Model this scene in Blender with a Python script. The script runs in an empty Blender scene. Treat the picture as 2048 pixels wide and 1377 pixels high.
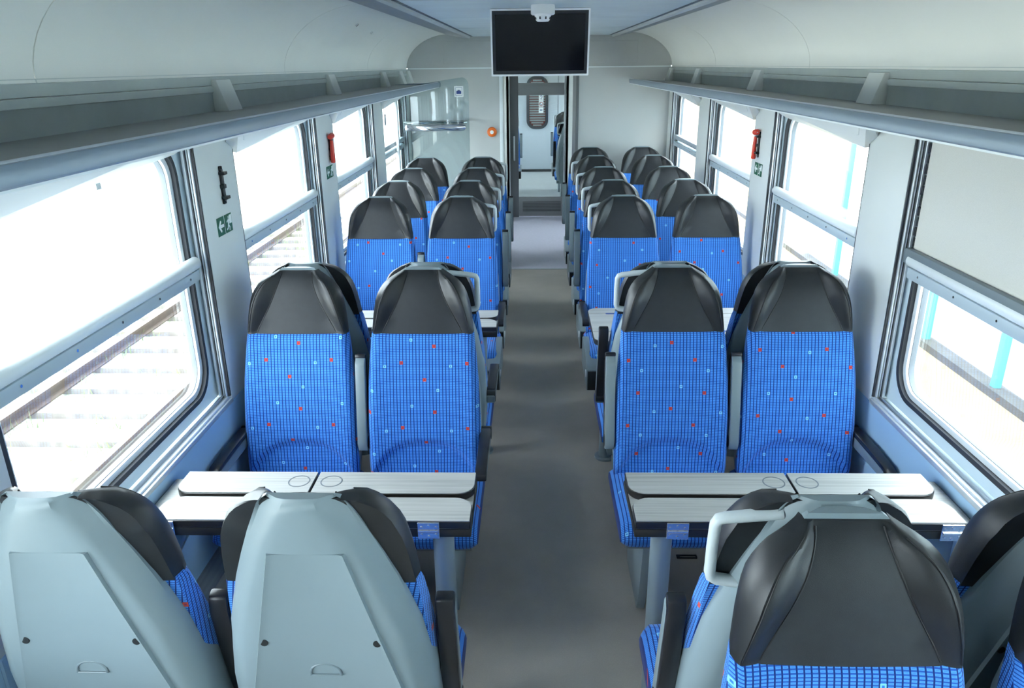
import bpy, bmesh, math, random
from mathutils import Matrix, Vector
random.seed(4)
PI = math.pi
SC = bpy.context.scene
COL = SC.collection

# ------------------------------------------------------------------ camera
FPX = 1500.0
def camera_axes():
    y = Vector((1065.0 - 1024.0, 688.5 - 129.5, -FPX)).normalized()
    dx = 44.0
    d = (FPX * FPX + (1065.0 - 1024.0) * dx) / (688.5 - 129.5)
    z = -Vector((dx, -d, -FPX)).normalized()
    x = y.cross(z)
    return x, y, z
_x, _y, _z = camera_axes()
cam_data = bpy.data.cameras.new('camera')
cam_data.sensor_width = 36.0
cam_data.lens = FPX * 36.0 / 2048.0
cam_data.clip_start = 0.02
cam_data.clip_end = 300
cam = bpy.data.objects.new('camera', cam_data)
COL.objects.link(cam)
cam.matrix_world = Matrix(((_x.x, _x.y, _x.z, -0.06), (_y.x, _y.y, _y.z, 0.0), (_z.x, _z.y, _z.z, 2.05), (0, 0, 0, 1)))
SC.camera = cam

# ------------------------------------------------------------------ sky and exposure
SKY_STRENGTH = 10.8
w = bpy.data.worlds.new('sky'); SC.world = w; w.use_nodes = True
bg = w.node_tree.nodes['Background']
bg.inputs['Color'].default_value = (0.81, 0.92, 1.0, 1)
bg.inputs['Strength'].default_value = SKY_STRENGTH
SC.view_settings.view_transform = 'Standard'
SC.view_settings.look = 'None'
SC.view_settings.gamma = 1.0
SC.view_settings.use_curve_mapping = False
SC.view_settings.exposure = 0.62
SC.cycles.max_bounces = 14
SC.cycles.diffuse_bounces = 8
SC.cycles.glossy_bounces = 4
SC.cycles.transmission_bounces = 8
SC.cycles.transparent_max_bounces = 24
SC.cycles.use_denoising = True
SC.cycles.sample_clamp_indirect = 12.0

# ------------------------------------------------------------------ materials
class G:
    def __init__(self, mat):
        self.t = mat.node_tree; self.n = self.t.nodes; self.l = self.t.links
    def put(self, sock, v):
        if hasattr(v, 'is_linked') or hasattr(v, 'links'):
            self.l.new(v, sock)
        else:
            sock.default_value = v
    def m(self, op, a, b=None, c=None):
        k = self.n.new('ShaderNodeMath'); k.operation = op
        for i, v in enumerate((a, b, c)):
            if v is not None: self.put(k.inputs[i], v)
        return k.outputs[0]
    def mix(self, fac, a, b):
        k = self.n.new('ShaderNodeMix'); k.data_type = 'RGBA'
        self.put(k.inputs[0], fac); self.put(k.inputs[6], a); self.put(k.inputs[7], b)
        return k.outputs[2]
    def noise(self, vec, scale, detail=3, rough=.55):
        k = self.n.new('ShaderNodeTexNoise')
        if vec is not None: self.l.new(vec, k.inputs['Vector'])
        k.inputs['Scale'].default_value = scale; k.inputs['Detail'].default_value = detail
        k.inputs['Roughness'].default_value = rough
        return k.outputs['Fac']
    def coord(self, which='Object', scale=None):
        k = self.n.new('ShaderNodeTexCoord'); o = k.outputs[which]
        if scale:
            mp = self.n.new('ShaderNodeMapping'); mp.inputs['Scale'].default_value = scale
            self.l.new(o, mp.inputs['Vector']); o = mp.outputs[0]
        return o
    def ramp(self, fac, stops):
        k = self.n.new('ShaderNodeValToRGB'); r = k.color_ramp
        while len(r.elements) < len(stops): r.elements.new(0.5)
        for e, (p, c) in zip(r.elements, stops):
            e.position = p; e.color = (*c, 1)
        self.l.new(fac, k.inputs[0]); return k.outputs[0]
    def bump(self, h, strength, dist=.002):
        k = self.n.new('ShaderNodeBump'); k.inputs['Strength'].default_value = strength
        k.inputs['Distance'].default_value = dist; self.l.new(h, k.inputs['Height'])
        return k.outputs[0]

def new_mat(name, color=(.5, .5, .5), rough=.5, metal=0.0, spec=.5):
    m = bpy.data.materials.new(name); m.use_nodes = True
    b = m.node_tree.nodes['Principled BSDF']
    b.inputs['Base Color'].default_value = (*color, 1)
    b.inputs['Roughness'].default_value = rough
    b.inputs['Metallic'].default_value = metal
    b.inputs['Specular IOR Level'].default_value = spec
    return m, b, G(m)

M = {}
def simple(key, color, rough=.5, metal=0.0, spec=.5, var=0.0, vscale=6.0, bump=0.0, bscale=400.0):
    m, b, g = new_mat(key, color, rough, metal, spec)
    if var:
        f = g.noise(g.coord('Object'), vscale, 4)
        c1 = tuple(c * (1 - var) for c in color); c2 = tuple(min(1, c * (1 + var)) for c in color)
        g.l.new(g.ramp(f, [(.3, c1), (.7, c2)]), b.inputs['Base Color'])
    if bump:
        g.l.new(g.bump(g.noise(g.coord('Object'), bscale, 2), bump), b.inputs['Normal'])
    M[key] = m
    return m

simple('panel', (.69, .715, .69), .45, var=.03, vscale=2)
simple('cove', (.93, .925, .875), .40, var=.025, vscale=1.2)
simple('ceiling_metal', (.56, .65, .68), .45, .0, var=.06, vscale=3)
simple('ceiling_side', (.42, .44, .44), .5, var=.04)
simple('wall_blue', (.37, .56, .74), .42, var=.04, vscale=2)
simple('end_wall', (.51, .515, .50), .5, var=.03, vscale=1.5)
simple('end_wall_top', (.50, .505, .49), .5, var=.03)
simple('window_frame', (.62, .72, .76), .35)
simple('crossbar_grey', (.46, .54, .58), .4)
simple('white_trim', (.80, .84, .84), .35)
simple('alu', (.60, .64, .67), .38, .45, var=.05, vscale=9)
simple('alu_dull', (.48, .53, .58), .42, .55, var=.05, vscale=9)
simple('rack_front', (.25, .31, .37), .36, .35, var=.05, vscale=4)
simple('rack_shelf', (.20, .21, .205), .5, .0, var=.06)
simple('rack_back', (.40, .45, .43), .55, var=.06)
simple('rack_strip', (.50, .55, .53), .5, .1, var=.05)
simple('chrome', (.80, .81, .83), .10, 1.0)
simple('hinge', (.68, .70, .74), .25, .9)
simple('gasket', (.022, .025, .032), .6)
simple('gasket_grey', (.16, .18, .20), .6)
simple('shell', (.215, .27, .29), .38, var=.03, vscale=5, bump=.04, bscale=900)
simple('shell_dark', (.16, .20, .22), .42)
simple('handle_grey', (.58, .63, .64), .35)
simple('arm_grey', (.185, .23, .245), .36)
simple('arm_pad', (.012, .012, .016), .30, var=.1)
simple('leather', (.014, .015, .017), .40, spec=.5, var=.12, vscale=30, bump=.12, bscale=700)
simple('leather_panel', (.020, .022, .025), .52, spec=.4, var=.10, vscale=30, bump=.15, bscale=900)
simple('seam', (.008, .008, .009), .5)
simple('black_plastic', (.012, .013, .014), .42)
simple('table_edge', (.020, .018, .016), .30)
simple('leg_grey', (.27, .33, .36), .35, .2)
simple('heater', (.30, .32, .33), .5, var=.08, vscale=4)
simple('screen_frame', (.86, .87, .88), .4)
simple('white_plastic', (.82, .83, .84), .35)
simple('red', (.72, .045, .022), .38)
simple('orange', (.85, .17, .02), .4)
simple('sign_green', (.004, .115, .055), .45)
simple('sign_white', (.85, .88, .86), .5)
simple('sign_blue', (.02, .05, .22), .5)
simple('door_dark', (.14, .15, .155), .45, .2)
simple('door_black', (.025, .027, .03), .4)
simple('door_rail', (.30, .315, .32), .45, .2)
simple('corridor_floor', (.64, .63, .76), .5, var=.05, vscale=30)
simple('far_floor', (.42, .44, .44), .5, var=.05, vscale=12)
simple('far_wall', (.46, .51, .55), .5)
simple('slat_white', (.80, .74, .74), .5)
simple('reflection_and_ban_red', (.33, .045, .035), .5)
simple('rail_steel', (.075, .052, .038), .5, .3, var=.2, vscale=8)
simple('rail_top', (.16, .12, .09), .5, .1)
simple('sleeper', (.17, .15, .135), .8, var=.3, vscale=7)
simple('fence_panel', (.80, .87, .88), .6, var=.03)
simple('fence_post', (.10, .36, .42), .5)
simple('kerb', (.09, .085, .075), .8, var=.2)
simple('grass', (.20, .26, .10), .8, var=.3)
simple('slot_dark', (.02, .025, .03), .6)

# dark glossy screen
m, b, g = new_mat('screen', (.003, .004, .007), .08, 0, .3); M['screen'] = m
# blind cloth
m, b, g = new_mat('blind', (.62, .62, .57), .8); M['blind'] = m
wv = g.noise(g.coord('Object', (600, 600, 600)), 1.0, 1)
g.l.new(g.ramp(wv, [(.3, (.66, .645, .58)), (.7, (.74, .725, .66))]), b.inputs['Base Color'])
tr = g.n.new('ShaderNodeBsdfTranslucent'); tr.inputs['Color'].default_value = (.50, .49, .44, 1)
mx = g.n.new('ShaderNodeMixShader'); mx.inputs[0].default_value = .05
g.l.new(b.outputs[0], mx.inputs[1]); g.l.new(tr.outputs[0], mx.inputs[2])
g.l.new(mx.outputs[0], g.n['Material Output'].inputs['Surface'])

def glass(key, tint, refl=.05):
    m = bpy.data.materials.new(key); m.use_nodes = True; g = G(m)
    g.n.remove(g.n['Principled BSDF'])
    t = g.n.new('ShaderNodeBsdfTransparent'); t.inputs['Color'].default_value = (*tint, 1)
    gl = g.n.new('ShaderNodeBsdfGlossy'); gl.inputs['Roughness'].default_value = .02
    fr = g.n.new('ShaderNodeFresnel'); fr.inputs['IOR'].default_value = 1.45
    mx = g.n.new('ShaderNodeMixShader')
    g.l.new(g.m('MULTIPLY', fr.outputs[0], refl), mx.inputs[0])
    g.l.new(t.outputs[0], mx.inputs[1]); g.l.new(gl.outputs[0], mx.inputs[2])
    g.l.new(mx.outputs[0], g.n['Material Output'].inputs['Surface'])
    M[key] = m
glass('glass', (.97, .985, .985), .25)
glass('glass_partition', (.80, .86, .87), 1.2)
glass('glass_door', (.90, .93, .93), 1.0)

# grey speckled linoleum floor
m, b, g = new_mat('floor', (.2, .2, .2), .46, 0, .45); M['floor'] = m
co = g.coord('Object')
big = g.noise(co, 2.2, 5, .6); fine = g.noise(co, 260, 2)
c = g.ramp(big, [(.30, (.40, .355, .305)), (.55, (.475, .425, .365)), (.75, (.55, .49, .42))])
c2 = g.mix(g.m('MULTIPLY', fine, .55), c, (.28, .265, .245, 1))
g.l.new(c2, b.inputs['Base Color'])
g.l.new(g.bump(fine, .08), b.inputs['Normal'])

# pale wood laminate on the tables (grain runs along x)
m, b, g = new_mat('laminate', (.6, .6, .57), .38, 0, .4); M['laminate'] = m
gr = g.noise(g.coord('Object', (2.2, 95, 20)), 1.0, 5, .62)
wav = g.noise(g.coord('Object', (1.1, 14, 4)), 1.0, 3)
f = g.m('ADD', g.m('MULTIPLY', gr, .65), g.m('MULTIPLY', wav, .35))
g.l.new(g.ramp(f, [(.34, (.31, .305, .285)), (.50, (.43, .425, .40)), (.66, (.50, .495, .47))]), b.inputs['Base Color'])
# grey-brown laminate board along the heating duct
m, b, g = new_mat('duct_board', (.3, .3, .3), .45); M['duct_board'] = m
gr = g.noise(g.coord('Object', (60, 1.5, 60)), 1.0, 4)
g.l.new(g.ramp(gr, [(.3, (.22, .22, .215)), (.7, (.31, .31, .30))]), b.inputs['Base Color'])

# blue seat cloth: dark warp lines, light ribs, scattered red and pale squares
m, b, g = new_mat('cloth', (.05, .2, .7), .85, 0, .25); M['cloth'] = m
uvn = g.n.new('ShaderNodeUVMap'); sep = g.n.new('ShaderNodeSeparateXYZ'); g.l.new(uvn.outputs[0], sep.inputs[0])
oi = g.n.new('ShaderNodeObjectInfo'); rnd = oi.outputs['Random']
CP, RP, CELL = .0132, .0066, .264
u = g.m('ADD', sep.outputs[0], g.m('MULTIPLY', g.m('FLOOR', g.m('MULTIPLY', rnd, 20.0)), CP))
v = g.m('ADD', sep.outputs[1], g.m('MULTIPLY', g.m('FLOOR', g.m('MULTIPLY', g.m('FRACT', g.m('MULTIPLY', rnd, 7.31)), 40.0)), RP))
fu = g.m('FRACT', g.m('DIVIDE', u, CP)); fv = g.m('FRACT', g.m('DIVIDE', v, RP))
au = g.m('ABSOLUTE', g.m('SUBTRACT', fu, .5)); av = g.m('ABSOLUTE', g.m('SUBTRACT', fv, .5))
line = g.m('GREATER_THAN', au, .40)
rib = g.m('MULTIPLY', g.m('LESS_THAN', au, .36), g.m('LESS_THAN', av, .29))
notch = g.m('MULTIPLY', g.m('LESS_THAN', av, .07), g.m('LESS_THAN', au, .24))
rib = g.m('SUBTRACT', rib, g.m('MULTIPLY', notch, .55))
col = g.mix(rib, (.013, .090, .40, 1), (.085, .325, .84, 1))
col = g.mix(line, col, (.002, .020, .15, 1))
cu = g.m('MULTIPLY', g.m('FRACT', g.m('DIVIDE', u, CELL)), CELL)
cv = g.m('MULTIPLY', g.m('FRACT', g.m('DIVIDE', v, CELL)), CELL)
def square(px, pz, half):
    a = g.m('ABSOLUTE', g.m('SUBTRACT', cu, px)); c = g.m('ABSOLUTE', g.m('SUBTRACT', cv, pz))
    return g.m('LESS_THAN', g.m('MAXIMUM', a, c), half)
def marks(pts, half):
    s = None
    for p in pts:
        q = square(p[0], p[1], half); s = q if s is None else g.m('MAXIMUM', s, q)
    return s
K = CP
reds = [(2.5 * K, .250), (12.5 * K, .185), (19.5 * K, .117)]
pales = [(3.5 * K, .075), (15.5 * K, .011), (7.5 * K, .172)]
col = g.mix(marks(pales, .0056), col, (.24, .62, .86, 1))
col = g.mix(marks(pales, .0025), col, (.03, .18, .6, 1))
col = g.mix(marks(reds, .0066), col, (.62, .060, .022, 1))
col = g.mix(marks(reds, .0028), col, (.25, .03, .10, 1))
g.l.new(col, b.inputs['Base Color'])
g.l.new(g.bump(g.m('SUBTRACT', rib, line), .35, .0012), b.inputs['Normal'])
b.inputs['Sheen Weight'].default_value = .15

# gravel, dry grass
m, b, g = new_mat('gravel', (.2, .2, .2), .9, 0, .2); M['gravel'] = m
co = g.coord('Object'); n1 = g.noise(co, .9, 4); n2 = g.noise(co, 22, 3)
cc = g.ramp(n1, [(.38, (.48, .46, .42)), (.5, (.54, .52, .48)), (.62, (.44, .48, .33))])
g.l.new(g.mix(g.m('MULTIPLY', n2, .6), cc, (.62, .60, .56, 1)), b.inputs['Base Color'])
m, b, g = new_mat('platform', (.3, .25, .18), .9, 0, .2); M['platform'] = m
co = g.coord('Object'); n1 = g.noise(co, 1.6, 4); n2 = g.noise(co, 60, 2)
cc = g.ramp(n1, [(.35, (.31, .215, .115)), (.65, (.38, .28, .165))])
g.l.new(g.mix(g.m('MULTIPLY', n2, .35), cc, (.40, .305, .19, 1)), b.inputs['Base Color'])

# ------------------------------------------------------------------ mesh helpers
def rrect(a0, a1, b0, b1, r, n=6):
    pts = []
    for (ca, cb, s) in ((a1 - r, b1 - r, 0), (a0 + r, b1 - r, 1), (a0 + r, b0 + r, 2), (a1 - r, b0 + r, 3)):
        for i in range(n + 1):
            t = (s + i / n) * PI / 2
            pts.append((ca + r * math.cos(t), cb + r * math.sin(t)))
    return pts

class MB:
    def __init__(self): self.v = []; self.f = []; self.uv = []
    def add(self, vs, fs, uvs=None):
        o = len(self.v); self.v += [tuple(p) for p in vs]
        for i, f in enumerate(fs):
            self.f.append([a + o for a in f])
            self.uv.append(uvs[i] if uvs else None)
        return self
    def box(self, x0, x1, y0, y1, z0, z1):
        x0, x1 = sorted((x0, x1)); y0, y1 = sorted((y0, y1)); z0, z1 = sorted((z0, z1))
        vs = [(x, y, z) for z in (z0, z1) for y in (y0, y1) for x in (x0, x1)]
        return self.add(vs, [(0, 2, 3, 1), (4, 5, 7, 6), (0, 1, 5, 4), (2, 6, 7, 3), (0, 4, 6, 2), (1, 3, 7, 5)])
    @staticmethod
    def ax(axis, p, a):
        if axis == 'x': return (a, p[0], p[1])
        if axis == 'y': return (p[0], a, p[1])
        return (p[0], p[1], a)
    def prism(self, poly, axis, a0, a1):
        n = len(poly)
        vs = [self.ax(axis, p, a0) for p in poly] + [self.ax(axis, p, a1) for p in poly]
        fs = [tuple(range(n)), tuple(range(2 * n - 1, n - 1, -1))]
        fs += [(i, i + n, (i + 1) % n + n, (i + 1) % n) for i in range(n)]
        return self.add(vs, fs)
    def ring(self, outer, inner, axis, a0, a1):
        n = len(outer)
        vs = [self.ax(axis, p, a) for a in (a0, a1) for q in (outer, inner) for p in q]
        fs = []
        for i in range(n):
            j = (i + 1) % n
            fs += [(i, j, n + j, n + i), (2 * n + i, 3 * n + i, 3 * n + j, 2 * n + j),
                   (i, 2 * n + i, 2 * n + j, j), (n + i, n + j, 3 * n + j, 3 * n + i)]
        return self.add(vs, fs)
    def tube(self, path, r, n=10, closed=False, flat=1.0):
        P = [Vector(p) for p in path]; k = len(P); vs = []
        up = None
        for i in range(k):
            a = P[(i - 1) % k] if (closed or i) else P[i]
            c = P[(i + 1) % k] if (closed or i < k - 1) else P[i]
            t = (c - a).normalized()
            if up is None:
                up = Vector((0, 0, 1)) if abs(t.z) < .9 else Vector((0, 1, 0))
            s = t.cross(up)
            if s.length < 1e-5: s = t.orthogonal()
            s.normalize(); up = s.cross(t).normalized()
            rr = r[i] if isinstance(r, (list, tuple)) else r
            for j in range(n):
                q = 2 * PI * j / n
                vs.append(P[i] + s * (rr * math.cos(q)) + up * (rr * flat * math.sin(q)))
        fs = []
        for i in range(k if closed else k - 1):
            i2 = (i + 1) % k
            for j in range(n):
                j2 = (j + 1) % n
                fs.append((i * n + j, i * n + j2, i2 * n + j2, i2 * n + j))
        if not closed:
            fs.append(tuple(range(n - 1, -1, -1))); fs.append(tuple(range((k - 1) * n, k * n)))
        return self.add(vs, fs)
    def loft(self, rings, uvs=None):
        n = len(rings[0]); vs = [p for r in rings for p in r]; fs = []; fu = []
        for i in range(len(rings) - 1):
            for j in range(n):
                j2 = (j + 1) % n
                fs.append((i * n + j, i * n + j2, (i + 1) * n + j2, (i + 1) * n + j))
                if uvs:
                    a, b_ = uvs[i], uvs[i + 1]
                    jj = j + 1
                    fu.append((a[j], a[jj], b_[jj], b_[j]))
        fs.append(tuple(range(n - 1, -1, -1))); fs.append(tuple(range((len(rings) - 1) * n, len(rings) * n)))
        if uvs:
            fu.append(tuple(uvs[0][j] for j in range(n - 1, -1, -1))); fu.append(tuple(uvs[-1][j] for j in range(n)))
        return self.add(vs, fs, fu if uvs else None)
    def mesh(self, name, mat, smooth=35, bevel=0.0, seg=2):
        me = bpy.data.meshes.new(name)
        me.from_pydata(self.v, [], self.f); 
        if any(self.uv):
            lay = me.uv_layers.new(name='UVMap')
            for poly, uv in zip(me.polygons, self.uv):
                if uv:
                    for li, c in zip(poly.loop_indices, uv): lay.data[li].uv = c
        bm = bmesh.new(); bm.from_mesh(me)
        bmesh.ops.recalc_face_normals(bm, faces=bm.faces)
        if bevel:
            es = [e for e in bm.edges if len(e.link_faces) == 2 and e.calc_face_angle(0) > .6]
            bmesh.ops.bevel(bm, geom=es, offset=bevel, segments=seg, affect='EDGES', profile=.5, clamp_overlap=True)
        bm.to_mesh(me); bm.free()
        if smooth:
            for p in me.polygons: p.use_smooth = True
            me.set_sharp_from_angle(angle=math.radians(smooth))
        me.materials.append(M[mat] if isinstance(mat, str) else mat)
        return me

def obj(name, me, parent=None, loc=(0, 0, 0), rot=(0, 0, 0)):
    o = bpy.data.objects.new(name, me); COL.objects.link(o)
    o.parent = parent; o.location = loc; o.rotation_euler = rot
    return o
def part(name, mb, mat, parent=None, **k):
    return obj(name, mb.mesh(name, mat, **k), parent)
def empty(name, loc=(0, 0, 0), rz=0):
    o = bpy.data.objects.new(name, None); COL.objects.link(o)
    o.empty_display_size = .1; o.location = loc; o.rotation_euler = (0, 0, rz)
    return o
def tag(o, label=None, cat=None, group=None, kind=None):
    if label: o['label'] = label
    if cat: o['category'] = cat
    if group: o['group'] = group
    if kind: o['kind'] = kind
    return o
def struct(o, label=None, cat=None):
    return tag(o, label, cat, None, 'structure')

# ------------------------------------------------------------------ room shell
YB, YE = -2.15, 7.80          # coach saloon from behind the camera to the end wall
WX = 1.285                    # inner face of the side walls
GX = 1.345                    # plane of the windows
ROOFZ = 2.42
PILLAR = [-0.50 - 1.63 + 0.02, -0.48, 1.15, 2.76, 4.39, 6.02]    # near edges of the wall pillars
PW = .36
SIDES = ((-1, 'left', 'track side'), (1, 'right', 'fence side'))

fl = MB().box(-1.42, 1.42, YB, YE, -.06, 0)
struct(part('floor', fl, 'floor', smooth=0), 'grey speckled linoleum floor of the coach aisle', 'floor')

ceil = struct(part('ceiling', MB().box(-1.42, 1.42, YB, YE + .06, ROOFZ, ROOFZ + .05), 'ceiling_metal', smooth=0),
              'grey metal ceiling with pale curved side panels', 'ceiling')
ys = [YB] + [1.0 - 1.28 + .0, 1.0 - .09 + .0, 2.19, 3.47, 4.75, 6.03, 7.31, YE]
for a, b_ in zip(ys[:-1], ys[1:]):
    part('ceiling_panel', MB().box(-.66, .70, a + .009, b_ - .009, 2.31, 2.328), 'ceiling_metal', ceil, smooth=0, bevel=.003, seg=1)
part('ceiling_backing', MB().box(-.70, .74, YB, YE, 2.331, 2.34), 'slot_dark', ceil, smooth=0)
for s in (-1, 1):
    e = .66 if s < 0 else .70
    # sloping side strip between the flat ceiling and the cove
    part('ceiling_edge_strip', MB().prism([(s * e, 2.300), (s * (e + .012), 2.292), (s * .865, 2.322), (s * .865, 2.345), (s * e, 2.318)], 'y', YB, YE), 'ceiling_side', ceil, smooth=20)
    sl = MB()
    y = YB + .02
    while y < YE - .05:
        sl.box(s * (e - .030), s * (e - .008), y, y + .014, 2.3085, 2.3115); y += .040
    o = part('vent_slots', sl, 'gasket_grey', ceil, smooth=0); o['kind'] = 'stuff'
    # curved cove panels with open joints
    seams = [YB, -.06, 1.94, 3.94, 5.94, YE]
    prof = []
    for i in range(15):
        t = i / 14 * PI / 2
        prof.append((s * (1.292 - .432 * (1 - math.cos(t)) ** .93), 2.035 + .300 * math.sin(t) ** 1.0))
    prof = [(s * 1.300, 2.018), (s * 1.290, 2.020)] + prof
    back = [(p[0] + s * .012, p[1] + .014) for p in reversed(prof)]
    for a, b_ in zip(seams[:-1], seams[1:]):
        part('cove_panel', MB().prism(prof + back, 'y', a + .0025, b_ - .0025), 'cove', ceil, smooth=30)
    cb = [(p[0] + s * .020, p[1] + .020) for p in prof]; cc = [(p[0] + s * .03, p[1] + .03) for p in reversed(prof)]
    part('cove_backing', MB().prism(cb + cc, 'y', YB, YE), 'slot_dark', ceil, smooth=30)
    # small turn screws on the service hatch of the cove
for (yy, tt) in ((4.75, .62), (5.35, .55)):
    t = tt * PI / 2
    px, pz = -(1.292 - .432 * (1 - math.cos(t)) ** .93), 2.035 + .3 * math.sin(t)
    part('hatch_screw', MB().tube([(px - .004, yy, pz + .004), (px + .006, yy, pz - .006)], .011, 12), 'chrome', ceil)

# ------------------------------------------------------------------ side walls, pillars, windows
wn = 0
win_root = {}
for s, side, txt in SIDES:
    wall = struct(empty('wall_' + side), 'pale grey side wall with window pillars on the ' + txt, 'wall')
    X = lambda a: s * a
    # lower wall panel, split at each pillar centre
    cuts = [YB] + [p + PW / 2 for p in PILLAR if p + PW / 2 > YB] + [YE]
    for a, b_ in zip(cuts[:-1], cuts[1:]):
        part('lower_panel', MB().box(X(WX), X(GX + .03), a + .001, b_ - .001, 0, .775), 'wall_blue', wall, smooth=0, bevel=.004, seg=1)
    part('wall_head', MB().box(X(WX + .006), X(GX + .03), YB, YE, 1.855, 2.03), 'panel', wall, smooth=0)
    # heating duct along the floor
    hd = MB().prism([(X(WX), 0), (X(1.13), 0), (X(1.13), .10), (X(1.20), .30), (X(WX), .30)], 'y', YB, YE)
    part('heating_duct', hd, 'duct_board', wall, smooth=20)
    part('duct_joint', MB().box(X(1.128), X(1.132), YB, YE, .098, .104), 'slot_dark', wall, smooth=0)
    # pillars
    for k, p in enumerate(PILLAR):
        a, b_ = max(p, YB), p + PW
        if b_ < YB: continue
        part('pillar', MB().box(X(WX), X(GX + .03), a, b_, .775, 1.86), 'panel', wall, bevel=.006, smooth=35)
    part('end_pillar', MB().box(X(WX), X(GX + .03), 7.63, YE, .775, 1.86), 'panel', wall, bevel=.004)
    # windows between pillars
    spans = [(PILLAR[i] + PW, PILLAR[i + 1]) for i in range(len(PILLAR) - 1)] + [(PILLAR[-1] + PW, 7.63)]
    for a, b_ in spans:
        if b_ < YB: continue
        wn += 1
        wr = struct(empty('window_%d' % wn, (X(GX), (a + b_) / 2, .8)),
                    'train window with grey rounded frame and crossbar on the ' + txt, 'window')
        win_root[(s, round(a, 2))] = wr
        wr_loc = Vector(wr.location)
        def wp(name, mb, mat, parent=None, **k):
            o = part(name, mb, mat, parent or wr, **k)
            if parent is None: o.location = -wr_loc
            return o
        z0, z1 = .80, 1.86
        n = 8
        outer = rrect(a, b_, z0, z1, .002, n)
        h0 = rrect(a + .055, b_ - .055, z0 + .045, z1 - .05, .125, n)
        h1 = rrect(a + .073, b_ - .073, z0 + .063, z1 - .068, .112, n)
        h2 = rrect(a + .096, b_ - .096, z0 + .083, z1 - .088, .094, n)
        wp('frame', MB().ring(outer, h0, 'x', X(GX - .004), X(GX + .03)), 'window_frame', smooth=30)
        wp('gasket', MB().ring(h0, h1, 'x', X(GX - .010), X(GX + .03)), 'gasket', smooth=30)
        wp('inner_frame', MB().ring(h1, h2, 'x', X(GX + .006), X(GX + .04)), 'white_trim', smooth=30)
        h3 = rrect(a + .0985, b_ - .0985, z0 + .0855, z1 - .0905, .092, n)
        wp('inner_gasket', MB().ring(h2, h3, 'x', X(GX + .016), X(GX + .036)), 'gasket_grey', smooth=30)
        # two panes, above and below the crossbar
        wp('pane', MB().prism(rrect(a + .094, b_ - .094, 1.326, z1 - .088, .07, 5), 'x', X(GX + .026), X(GX + .032)), 'glass', smooth=0)
        wp('pane', MB().prism(rrect(a + .094, b_ - .094, z0 + .081, 1.322, .07, 5), 'x', X(GX + .026), X(GX + .032)), 'glass', smooth=0)
        band = wp('crossbar_band', MB().box(X(GX - .034), X(GX + .02), a + .055, b_ - .055, 1.302, 1.342), 'crossbar_grey', bevel=.003)
        rv = MB()
        for i in range(5):
            yy = a + .14 + i * (b_ - a - .28) / 4
            rv.tube([(X(GX - .034), yy, 1.326), (X(GX - .0365), yy, 1.326)], .0045, 8)
        part('rivets', rv, 'chrome', band)['kind'] = 'stuff'
        last = a > 6.2
        if last:
            wp('crossbar', MB().box(X(GX - .030), X(GX + .02), a + .06, b_ - .06, 1.362, 1.402), 'alu_dull', bevel=.003)
        else:
            wp('crossbar', MB().tube([(X(GX - .022), a + .05, 1.367), (X(GX - .022), a + .056, 1.367), (X(GX - .022), b_ - .056, 1.367), (X(GX - .022), b_ - .05, 1.367)], [.018, .024, .024, .018], 14), 'white_trim', smooth=50)
        # guide rails on both reveals
        for (ye, d) in ((a, 1), (b_, -1)):
            wp('rail_gasket', MB().box(X(WX + .003), X(WX + .010), ye, ye + d * .008, .80, 1.855), 'gasket', smooth=0)
            for (xa, xb, dp) in ((.012, .019, .018), (.024, .030, .012), (.036, .046, .020)):
                wp('guide_rail', MB().box(X(WX + xa), X(WX + xb), ye, ye + d * dp, .80, 1.855), 'alu', bevel=.002, seg=1)
            wp('rail_shadow_gap', MB().box(X(WX + .010), X(WX + .050), ye, ye + d * .003, .80, 1.855), 'gasket', smooth=0)
        # sill
        wp('sill', MB().box(X(WX - .004), X(GX + .01), a - .0, b_ + .0, .772, .792), 'alu', bevel=.003)
        wp('sill_ridge', MB().box(X(WX + .006), X(WX + .018), a + .001, b_ - .001, .790, .800), 'alu', bevel=.002, seg=1)
        wp('sill_ridge', MB().box(X(WX + .032), X(WX + .042), a + .001, b_ - .001, .790, .802), 'alu_dull', bevel=.002, seg=1)
        if s > 0 and 1.4 < a < 1.6: continue       # this window has its blind drawn
        # slanted blind cover hanging under the rack
        q = [(1.287, a + .045, 1.720), (1.337, b_ - .06, 1.762), (1.130, b_ - .06, 1.872), (1.130, a - .30, 1.872)]
        q2 = [(1.355, a + .045, 1.730), (1.356, b_ - .055, 1.766), (1.356, b_ - .06, 1.874), (1.356, a + .01, 1.874)]
        cv_ = MB().add([(X(p[0]), p[1], p[2]) for p in q + q2],
                       [(0, 1, 2, 3), (7, 6, 5, 4), (0, 4, 5, 1), (1, 5, 6, 2), (2, 6, 7, 3), (3, 7, 4, 0)])
        bc = wp('blind_cover', cv_, 'panel', smooth=0)
        def qp(u_, v_):
            p0 = Vector(q[0]).lerp(Vector(q[1]), u_); p1 = Vector(q[3]).lerp(Vector(q[2]), u_)
            p = p0.lerp(p1, v_); return (X(p.x - .001), p.y, p.z - .001)
        part('cover_groove', MB().tube([qp(.04, .9), qp(.05, .38), qp(.10, .30), qp(.95, .30)], .0016, 6), 'rack_strip', bc)

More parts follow.
